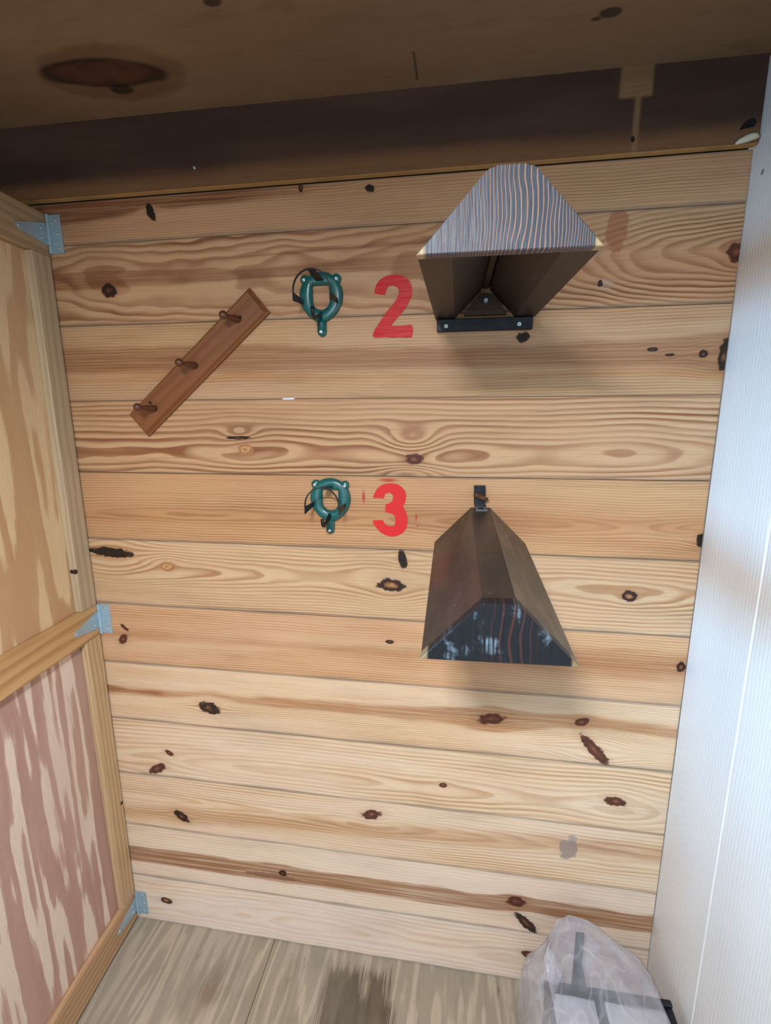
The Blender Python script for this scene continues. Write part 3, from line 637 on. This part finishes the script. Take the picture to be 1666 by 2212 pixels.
def worn_mat(name, base, dk, red, seed):
    g = G(name); x, y, z = g.obj()
    n = g.noise(g.mul(x, 14), g.mul(y, 4), g.mul(z, 14), 4, 0.6); n2 = g.noise(g.mul(x, 90), g.mul(y, 22), g.mul(z, 90), 3, 0.6)
    sc = g.noise(g.mul(g.add(x, g.mul(y, 0.7)), 130), g.mul(g.sub(y, g.mul(x, 0.5)), 18), g.add(seed, g.mul(z, 60)), 2)
    col = g.mix(g.sm(n, 0.35, 0.65), base, dk)
    col = g.mix(g.mul(g.sm(g.noise(g.mul(x, 9), g.mul(y, 6), seed, 3), 0.5, 0.7), 0.7), col, red)
    col = g.mix(g.mul(g.sm(sc, 0.72, 0.78), 0.35), col, srgb('#a59a8f'))
    g.bump(n2, 0.15, 0.001)
    return g.fin(col, g.sm(n, 0.3, 0.7, 0.34, 0.52), 0, 0.45)
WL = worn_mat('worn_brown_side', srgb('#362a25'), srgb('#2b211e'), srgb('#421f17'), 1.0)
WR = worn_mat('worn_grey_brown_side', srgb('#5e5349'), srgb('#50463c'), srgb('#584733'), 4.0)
WT = worn_mat('worn_dark_ridge', srgb('#362c27'), srgb('#2b2320'), srgb('#3b271b'), 7.0)
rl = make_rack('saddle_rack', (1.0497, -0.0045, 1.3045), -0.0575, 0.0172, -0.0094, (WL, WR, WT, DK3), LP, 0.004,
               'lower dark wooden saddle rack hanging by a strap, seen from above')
STRAP_LIT = flat('lit_strap_steel', srgb('#7d8084'), 0.5, 0.4, 0.4, 0.2, 80)  # strap metal again, with the light on its foot put into the colour
# hanging strap with its wing nut
st = link('strap', strip(bmesh.new(), [(-0.003, 0.002, 0.1395), (-0.002, 0.002, 0.096), (0.0, -0.003, 0.0890)], (1, 0, 0), 0.0265,
      [(0, 1, 0), (0, 1, 0.1), (0, 0.8, 0.6)], 0.0022), BLACK, rl)
st['label'] = 'blue black steel hanging strap'
link('strap_foot', strip(bmesh.new(), [(0.0, -0.0005, 0.0889), (0.001, -0.034, 0.0886)], (1, 0, 0), 0.0265, (0, 0, 1), 0.0022), STRAP_LIT, st)
bm = bmesh.new(); lathe(bm, [(0, 0.009), (0.004, 0.0085), (0.008, 0.006), (0.012, 0.0055), (0.0125, 0.0)], (-0.002, 0.001, 0.114), (0, -1, 0.1), 14)
tube(bm, [(-0.0155, -0.006, 0.117), (-0.011, -0.008, 0.1185), (-0.002, -0.009, 0.1155), (0.008, -0.008, 0.110), (0.0155, -0.006, 0.1085)], [0.004, 0.0052, 0.005, 0.0052, 0.004], 10)
link('wing_nut', bm, RUST, st, smooth=True)
bm = bmesh.new(); lathe(bm, [(-0.001, 0.006), (0.0012, 0.006), (0.0014, 0.004), (0.0004, 0.0)], (0.0, -0.020, 0.0893), (0, 0, 1), 14)
link('rivet', bm, BLACK, st, smooth=True)

# ------------------------------------------------------------------ bridle brackets
TEAL = flat('teal_green_plastic', srgb('#0e5c5b'), 0.28, 0.0, 0.6, 0.15, 30, srgb('#0a4242'))
def make_bracket(name, loc, rot, label):
    r = empty(name, loc); r.rotation_euler = (0, rot, 0); tag(r, label, 'bridle bracket', None)
    # ring with a flat-topped arch opening: loft of outer and inner loops, rounded section
    N = 48; outer = []; inner = []
    for i in range(N):
        a = math.pi/2 + i*2*math.pi/N
        ca, sa = math.cos(a), math.sin(a)
        ro = 0.0505
        if sa < 0: ro = 0.0505 + 0.006*abs(sa)**6
        outer.append((ca*ro, sa*ro))
        hw, top, bot = 0.0203, 0.0225, -0.0305              # opening
        t = min(hw/max(abs(ca), 1e-6), (top if sa > 0 else 1e9)/max(abs(sa), 1e-6))
        if sa < 0:
            # straight sides to z=-0.010 then a half ellipse
            tt = hw/max(abs(ca), 1e-6)
            if tt*sa < -0.010:
                A_ = (ca/hw)**2 + (sa/0.0205)**2; B_ = 2*sa*0.010/0.0205**2; C_ = (0.010/0.0205)**2 - 1
                tt = (-B_ + math.sqrt(max(B_*B_-4*A_*C_, 0)))/(2*A_)
            t = tt
        inner.append((ca*t, sa*t))
    prof = [(0.0, 0.0), (0.0, 0.55), (0.10, 0.85), (0.30, 1.0), (0.70, 1.0), (0.90, 0.85), (1.0, 0.55), (1.0, 0.0)]
    bm = bmesh.new(); loops = []
    for f, hgt in prof:
        loops.append([bm.verts.new((o[0]*(1-f)+i_[0]*f, -0.0008-0.0125*hgt, o[1]*(1-f)+i_[1]*f)) for o, i_ in zip(outer, inner)])
    for A_, B_ in zip(loops, loops[1:] + loops[:1]):
        for k in range(N): bm.faces.new((A_[k], A_[(k+1) % N], B_[(k+1) % N], B_[k]))
    # ears and tail
    for ex, ez in ((-0.0365, 0.0345), (0.0365, 0.0345)):
        lathe(bm, [(0, 0.0105), (0.007, 0.0105), (0.0095, 0.008), (0.0105, 0.0)], (ex, -0.0008, ez), (0, -1, 0), 18)
    tl = [(-0.0098, -0.040), (-0.0098, -0.078)] + [(0.0098*math.cos(a), -0.078+0.0098*math.sin(a)) for a in [math.pi+k*math.pi/8 for k in range(1, 8)]] + [(0.0098, -0.078), (0.0098, -0.040)]
    prism(bm, tl, 'y', -0.0095, -0.0008)
    tube(bm, [(0, -0.0085, -0.042), (0, -0.0085, -0.079)], [0.0062, 0.0062], 12)
    link('backplate', bm, TEAL, r, smooth=True)
    for ex, ez in ((-0.0375, 0.0335), (0.0375, 0.0335), (0.0, -0.079)):
        screw('screw', r, (ex, -0.0108 if ez > 0 else -0.0145, ez), (0, -1, 0), 0.0042, ZINCB)
    # crown band held out from the plate by three tabs
    path = [(-0.0405, -0.080, -0.024), (-0.0405, -0.080, -0.008)]
    path += [(0.0405*math.cos(a), -0.080, -0.004+0.042*math.sin(a)) for a in [math.pi - k*math.pi/16 for k in range(0, 17)]]
    path += [(0.0405, -0.080, -0.008), (0.0405, -0.080, -0.024)]
    td = [Vector((-1, 0, 0))]*2 + [Vector((math.cos(math.pi-k*math.pi/16), 0, math.sin(math.pi-k*math.pi/16))) for k in range(17)] + [Vector((1, 0, 0))]*2
    link('crown_band', strip(bmesh.new(), path, (0, 1, 0), [0.005]*2+[0.006]*17+[0.005]*2, td, 0.0022), BLACK, r)
    link('tab', strip(bmesh.new(), [(-0.0400, -0.010, -0.014), (-0.0405, -0.045, -0.015), (-0.0405, -0.082, -0.016)], (0, 0, 1), [0.010, 0.013, 0.018], (1, 0, 0), 0.002), BLACK, r)
    link('tab', strip(bmesh.new(), [(0.0400, -0.010, -0.014), (0.0405, -0.045, -0.015), (0.0405, -0.082, -0.016)], (0, 0, 1), [0.010, 0.013, 0.018], (1, 0, 0), 0.002), BLACK, r)
    link('tab', strip(bmesh.new(), [(0, -0.010, 0.030), (0, -0.045, 0.034), (0, -0.081, 0.0375)], (1, 0, 0), [0.018, 0.017, 0.014], (0, 0, 1), 0.002), BLACK, r)
    hk = [(0, -0.011, -0.040), (0, -0.028, -0.047), (0, -0.050, -0.0545), (0, -0.063, -0.0565), (0, -0.072, -0.053), (0, -0.076, -0.045), (0, -0.0765, -0.037)]
    link('hook', tube(bmesh.new(), hk, [0.0046, 0.0044, 0.0042, 0.0042, 0.0042, 0.0042, 0.0042], 10), BLACK, r, smooth=True)
    return r
bu = make_bracket('bridle_bracket', (0.6775, -0.0008, 1.8715), 0.0, 'upper teal bridle bracket beside the red numeral 2')
bl = make_bracket('bridle_bracket', (0.6855, -0.0008, 1.4045), 0.02, 'lower teal bridle bracket beside the red numeral 3')

# ------------------------------------------------------------------ stencilled numerals
def red_paint(name, c0, c1, seed):
    g = G(name); x, y, z = g.obj()
    n = g.noise(g.mul(x, 9), seed, g.mul(z, 330), 2, 0.6); n2 = g.noise(g.mul(x, 30), seed, g.mul(z, 30), 3)
    col = g.mix(g.mul(g.sm(n, 0.45, 0.75), 0.45), c0, c1)
    col = g.mix(g.mul(g.sm(n2, 0.5, 0.75), 0.35), col, c1)
    g.bump(n, 0.3, 0.001)
    return g.fin(col, g.sm(n, 0.3, 0.7, 0.38, 0.6), 0, 0.22)
TWO = [(0.7988, 1.8734), (0.8009, 1.8817), (0.804, 1.8899), (0.8101, 1.8989), (0.8182, 1.9046), (0.8302, 1.909), (0.8441, 1.9103), (0.858, 1.9084), (0.8699, 1.9031), (0.8788, 1.895), (0.8834, 1.8857), (0.8849, 1.8746), (0.883, 1.8618), (0.8761, 1.8481), (0.8661, 1.8344), (0.8541, 1.8217), (0.844, 1.8106), (0.8379, 1.8042), (0.846, 1.8026), (0.8621, 1.8025), (0.8742, 1.804), (0.8802, 1.8048), (0.8853, 1.8018), (0.8873, 1.7923), (0.8864, 1.7828), (0.8834, 1.7772), (0.8723, 1.7765), (0.8581, 1.7778), (0.8418, 1.7773), (0.8214, 1.7788), (0.8009, 1.7778), (0.7951, 1.7805), (0.7947, 1.7844), (0.799, 1.7948), (0.8073, 1.8061), (0.8155, 1.8182), (0.8278, 1.8339), (0.84, 1.8466), (0.8491, 1.8575), (0.8541, 1.8684), (0.8551, 1.8776), (0.8511, 1.8833), (0.8421, 1.8874), (0.8351, 1.8877), (0.8291, 1.8842), (0.826, 1.8769), (0.8244, 1.8686), (0.8119, 1.8701)]
THREE = [(0.7915, 1.4074), (0.795, 1.4184), (0.8005, 1.4284), (0.8094, 1.4373), (0.8225, 1.4425), (0.8376, 1.4443), (0.8528, 1.4413), (0.8635, 1.4339), (0.8711, 1.4232), (0.8726, 1.4113), (0.8701, 1.3982), (0.8647, 1.3871), (0.8712, 1.3762), (0.8756, 1.3631), (0.8763, 1.3476), (0.8735, 1.3341), (0.8659, 1.3227), (0.8527, 1.3144), (0.8373, 1.3116), (0.8217, 1.3145), (0.8085, 1.3219), (0.7985, 1.3329), (0.792, 1.3429), (0.7898, 1.3507), (0.8153, 1.3525), (0.8186, 1.3448), (0.8263, 1.3383), (0.8362, 1.3363), (0.8439, 1.3399), (0.8466, 1.3512), (0.8451, 1.3623), (0.8396, 1.3688), (0.8308, 1.3712), (0.821, 1.3732), (0.8226, 1.3927), (0.8331, 1.3951), (0.8397, 1.4018), (0.8408, 1.4128), (0.8365, 1.4197), (0.8289, 1.4213), (0.8212, 1.4179), (0.8183, 1.4069)]
def numeral(pts, mat, label):
    cx = sum(p[0] for p in pts)/len(pts); cz = min(p[1] for p in pts)
    bm = bmesh.new(); prism(bm, [(p[0]-cx, p[1]-cz) for p in pts], 'y', -0.0004, 0.0004)
    return tag(link('painted_numeral', bm, mat, None, (cx, -0.0009, cz)), label, 'numeral')
P2 = red_paint('red_stencil_paint', srgb('#c41c1a'), srgb('#b62a2c'), 1.0)
P3 = red_paint('bright_red_stencil_paint', srgb('#d42828'), srgb('#cc3a3c'), 4.0)
n2 = numeral(TWO, P2, 'red stencilled numeral 2 on the boards beside the upper saddle rack')
n3 = numeral(THREE, P3, 'red stencilled numeral 3 on the boards above left of the lower saddle rack')
def overspray_mat():
    g = G('thin_red_overspray'); tc = g.t.nodes.new('ShaderNodeTexCoord'); sp = g.t.nodes.new('ShaderNodeSeparateXYZ')
    g.t.links.new(tc.outputs['Generated'], sp.inputs[0])
    x, y, z = g.obj()
    u = g.mul(g.sub(sp.outputs[0], 0.5), 2); v = g.mul(g.sub(sp.outputs[2], 0.5), 2)
    r = g.m_('SQRT', g.madd(u, u, g.mul(v, v)))
    n = g.noise(g.mul(x, 60), 0.0, g.mul(z, 500), 2)
    al = g.mul(g.sm(g.madd(g.sub(n, 0.5), 0.5, r), 1.0, 0.05), 0.45)
    g.put(g.b.inputs['Alpha'], al)
    return g.fin(srgb('#d23b3c'), 0.5)
OS = overspray_mat()
for px, pz, wx, wz in ((0.768, 1.409, 0.011, 0.046), (0.829, 1.4515, 0.062, 0.013), (0.9005, 1.3405, 0.007, 0.007), (0.897, 1.362, 0.006, 0.03)):
    bm = box(bmesh.new(), (px-wx/2-n3.location.x, -0.0001, pz-wz/2-n3.location.z), (px+wx/2-n3.location.x, 0.0004, pz+wz/2-n3.location.z))
    link('overspray', bm, OS, n3)

# ------------------------------------------------------------------ peg rack
PB = stick('brown_stained_board', 'x', srgb('#824f2b'), srgb('#693c1e'), 45, 0.5, 3.0, 0.4, 0.5)
PP = stick('dark_turned_peg', 'y', srgb('#5e351d'), srgb('#402213'), 100, 0.4, 6.0, 0.35, 0.55)
ang = math.radians(40.1)
peg = empty('peg_rack', (0.3612, -0.0012, 1.7245)); peg.rotation_euler = (0, -ang, 0)
tag(peg, 'brown wooden three-peg rack hung diagonally left of the brackets', 'peg rack')
bm = bmesh.new(); hl, hw_ = 0.2215, 0.0360
secs = [(0.0, 0.0), (-0.0075, 0.0), (-0.0095, 0.0018), (-0.0115, 0.0042), (-0.0145, 0.0052), (-0.0178, 0.0075), (-0.0186, 0.0085)]
loops = []
for yv, ins in secs:
    loops.append([bm.verts.new(p) for p in ((-hl+ins, yv, -hw_+ins), (hl-ins, yv, -hw_+ins), (hl-ins, yv, hw_-ins), (-hl+ins, yv, hw_-ins))])
bm.faces.new(loops[0]); bm.faces.new(loops[-1][::-1])
for A_, B_ in zip(loops, loops[1:]):
    for k in range(4): bm.faces.new((A_[k], A_[(k+1) % 4], B_[(k+1) % 4], B_[k]))
link('board', bm, PB, peg)
R2 = Matrix.Rotation(ang, 3, 'Y')
for bx, bz, kx_, kz_ in ((0.4815, 1.8245, 0.469, 1.826), (0.3645, 1.7240, 0.3535, 1.7265), (0.2480, 1.6240, 0.2365, 1.6270)):
    p0 = R2 @ Vector((bx-0.3612, 0, bz-1.7245)); p1 = R2 @ Vector((kx_-0.3612, 0, kz_-1.7245))
    p0.y = -0.0180; p1.y = -0.0750; ax = (p1-p0)
    Lg = ax.length
    prof = [(0, 0.0075), (0.010, 0.0078), (0.024, 0.0070), (0.036, 0.0052), (0.042, 0.0042), (0.045, 0.0050)]
    for k in range(9):
        a = -0.9 + k*(math.pi/2+0.9)/8
        prof.append((0.0530+0.0098*math.sin(a), 0.0098*math.cos(a)))
    bm = bmesh.new(); lathe(bm, [(t*Lg/0.058, r_) for t, r_ in prof], p0, ax, 18)
    link('peg', bm, PP, peg, smooth=True)
for nx_, nz_ in ((0.4870, 1.8290), (0.2370, 1.6380)):
    q = R2 @ Vector((nx_-0.3612, 0, nz_-1.7245))
    screw('nail', peg, (q.x, -0.0186, q.z), (0, -1, 0), 0.0036, BLACK)

# ------------------------------------------------------------------ caulk bead and daylight sliver
CAULK = flat('white_caulk', srgb('#d6d0b8'), 0.5, 0, 0.4, 0.1)
bm = bmesh.new(); tube(bm, [(-0.016, 0.0, -0.004), (-0.010, -0.001, -0.001), (0.0, -0.002, 0.002), (0.010, -0.002, 0.005), (0.018, -0.001, 0.006), (0.023, 0.0, 0.0045)],
                       [0.0015, 0.0042, 0.0060, 0.0062, 0.0052, 0.002], 12)
tag(link('caulk_bead', bm, CAULK, None, (1.514, -0.0225, 2.1085), smooth=True), 'small white lump of caulk on the header beside the white wall', 'caulk')
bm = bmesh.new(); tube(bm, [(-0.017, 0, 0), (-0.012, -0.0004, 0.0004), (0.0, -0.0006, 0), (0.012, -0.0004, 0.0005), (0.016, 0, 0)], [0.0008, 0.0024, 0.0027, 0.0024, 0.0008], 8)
tag(link('daylight_fleck', bm, flat('daylight_white', srgb('#e8eef2'), 0.4), None, (0.588, -0.0008, 1.6442), smooth=True), 'tiny white sliver standing in for daylight through the joint between two boards', 'daylight')  # white sliver added to stand in for daylight through the crack

# ------------------------------------------------------------------ wrapped stand in the corner
stand = empty('metal_stand', (1.37, -0.26, 0.0))
tag(stand, 'dark flat-bar metal stand standing inside the clear plastic bag', 'stand')
def sb(name, a, b): return link(name, box(bmesh.new(), [a[i]-stand.location[i] for i in range(3)], [b[i]-stand.location[i] for i in range(3)], 0.0015), BLACK, stand)
sb('rail', (1.232, -0.186, 0.236), (1.520, -0.172, 0.256)); sb('rail', (1.232, -0.400, 0.236), (1.520, -0.386, 0.256))
sb('cross_bar', (1.345, -0.386, 0.243), (1.367, -0.186, 0.249)); sb('cross_bar', (1.236, -0.386, 0.243), (1.248, -0.186, 0.249)); sb('cross_bar', (1.506, -0.386, 0.228), (1.520, -0.186, 0.249))
for lx in (1.236, 1.505):
    for ly in (-0.185, -0.399): sb('leg', (lx, ly, 0.0), (lx+0.012, ly+0.012, 0.236))
sb('upright', (1.318, -0.108, 0.002), (1.338, -0.100, 0.325)); sb('tie_bar', (1.322, -0.176, 0.240), (1.334, -0.104, 0.250))
BAG_REFL = flat('bag_reflection_white', srgb('#e4e2ea'), 0.5, 0, 0.4, 0.1, 12)  # for an added pale sheet imitating reflections in the bag film
bm = bmesh.new()
n_ = 14; vs = [[bm.verts.new((-0.128+0.268*i/n_, -0.135+0.215*j/n_, 0.225+0.010*mnoise.noise(Vector((i*0.45, j*0.45, 3))))) for j in range(n_+1)] for i in range(n_+1)]
for i in range(n_):
    for j in range(n_): bm.faces.new((vs[i][j], vs[i+1][j], vs[i+1][j+1], vs[i][j+1]))
bmesh.ops.solidify(bm, geom=bm.faces[:], thickness=0.004)
link('reflection_sheet', bm, BAG_REFL, stand, smooth=True)

def bag_mat():
    g = G('clear_plastic_film'); x, y, z = g.obj()
    tr = g.t.nodes.new('ShaderNodeBsdfTransparent'); tr.inputs[0].default_value = (0.95, 0.95, 0.97, 1)
    mx = g.t.nodes.new('ShaderNodeMixShader'); lw = g.t.nodes.new('ShaderNodeLayerWeight'); lw.inputs[0].default_value = 0.35
    n = g.noise(g.mul(x, 16), g.mul(y, 16), g.mul(z, 9), 3)
    n2 = g.noise(g.mul(x, 40), g.mul(y, 40), g.mul(z, 14), 3, 0.6)
    g.bump(g.madd(n, 1.0, g.mul(n2, 0.4)), 0.5, 0.01)
    cr = g.m_('ABSOLUTE', g.sub(g.noise(g.mul(x, 17), g.mul(y, 12), g.mul(z, 3.0), 1), 0.5))
    f = g.m_('ADD', g.m_('ADD', g.sm(n, 0.35, 0.7, 0.12, 0.27), g.sm(cr, 0.035, 0.0, 0.0, 0.10)), g.mul(lw.outputs[1], 0.45), clamp=True)
    g.put(g.b.inputs['Base Color'], srgb('#e4e3ea')); g.b.inputs['Roughness'].default_value = 0.18
    g.b.inputs['Specular IOR Level'].default_value = 0.8
    g.put(mx.inputs[0], f); g.t.links.new(tr.outputs[0], mx.inputs[1]); g.t.links.new(g.b.outputs[0], mx.inputs[2])
    g.t.links.new(mx.outputs[0], g.out.inputs[0])
    return g.m
def bag():
    # horizontal loops from the floor to the gathered peak; the peak leans to the wall
    bm = bmesh.new(); NT, NL = 110, 52; loops = []
    lv = [(0.002, (1.178, 1.520), (-0.470, -0.030)), (0.09, (1.170, 1.522), (-0.470, -0.030)), (0.17, (1.172, 1.522), (-0.455, -0.034)), (0.222, (1.182, 1.518), (-0.430, -0.045)),
          (0.258, (1.210, 1.500), (-0.385, -0.052)), (0.285, (1.236, 1.458), (-0.300, -0.060)), (0.315, (1.256, 1.408), (-0.215, -0.066)), (0.338, (1.270, 1.366), (-0.160, -0.075)), (0.352, (1.296, 1.336), (-0.125, -0.088))]
    def at(t):
        s = t*(len(lv)-1); i = min(int(s), len(lv)-2); f = s-i; a, b = lv[i], lv[i+1]
        L = lambda p, q: p+(q-p)*f
        return L(a[0], b[0]), L(a[1][0], b[1][0]), L(a[1][1], b[1][1]), L(a[2][0], b[2][0]), L(a[2][1], b[2][1])
    for j in range(NL+1):
        z, x0, x1, y0, y1 = at(j/NL); cx, cy = (x0+x1)/2, (y0+y1)/2; hx, hy = (x1-x0)/2, (y1-y0)/2
        lp = []
        for i in range(NT):
            a = i*2*math.pi/NT; ca, sa = math.cos(a), math.sin(a); e = 0.55
            ux = math.copysign(abs(ca)**e, ca); uy = math.copysign(abs(sa)**e, sa)
            wv = 0.45 - abs(mnoise.noise(Vector((ca*3.0, sa*3.0, z*5))))*1.5 - abs(mnoise.noise(Vector((ca*6+3, sa*6, z*12+4))))*0.8
            k = 1 + 0.10*wv - 0.045
            zz = z + 0.010*mnoise.noise(Vector((ca*2+7, sa*2, z*10)))*min(1, z/0.1)
            lp.append(bm.verts.new((cx+hx*ux*k - 1.35, cy+hy*uy*k + 0.25, max(zz, 0.001))))
        loops.append(lp)
    for A_, B_ in zip(loops, loops[1:]):
        for k in range(NT): bm.faces.new((A_[k], A_[(k+1) % NT], B_[(k+1) % NT], B_[k]))
    bm.faces.new(loops[-1])
    return bm
BAG = bag_mat()
bo = link('plastic_bag', bag(), BAG, None, (1.35, -0.25, 0), smooth=True)
tag(bo, 'crumpled clear plastic bag draped over the dark stand in the right corner', 'plastic bag')
bm = bmesh.new()                                           # loose ear of film at the upper left
pth = [(1.262, -0.19, 0.262), (1.252, -0.165, 0.285), (1.243, -0.14, 0.300), (1.246, -0.125, 0.308)]
strip(bm, [(p[0]-1.35, p[1]+0.25, p[2]) for p in pth], (0.55, 0.6, 0.55), [0.05, 0.045, 0.03, 0.012], (1, -0.6, 0.2), 0.0006)
link('bag_ear', bm, BAG, bo, smooth=True)
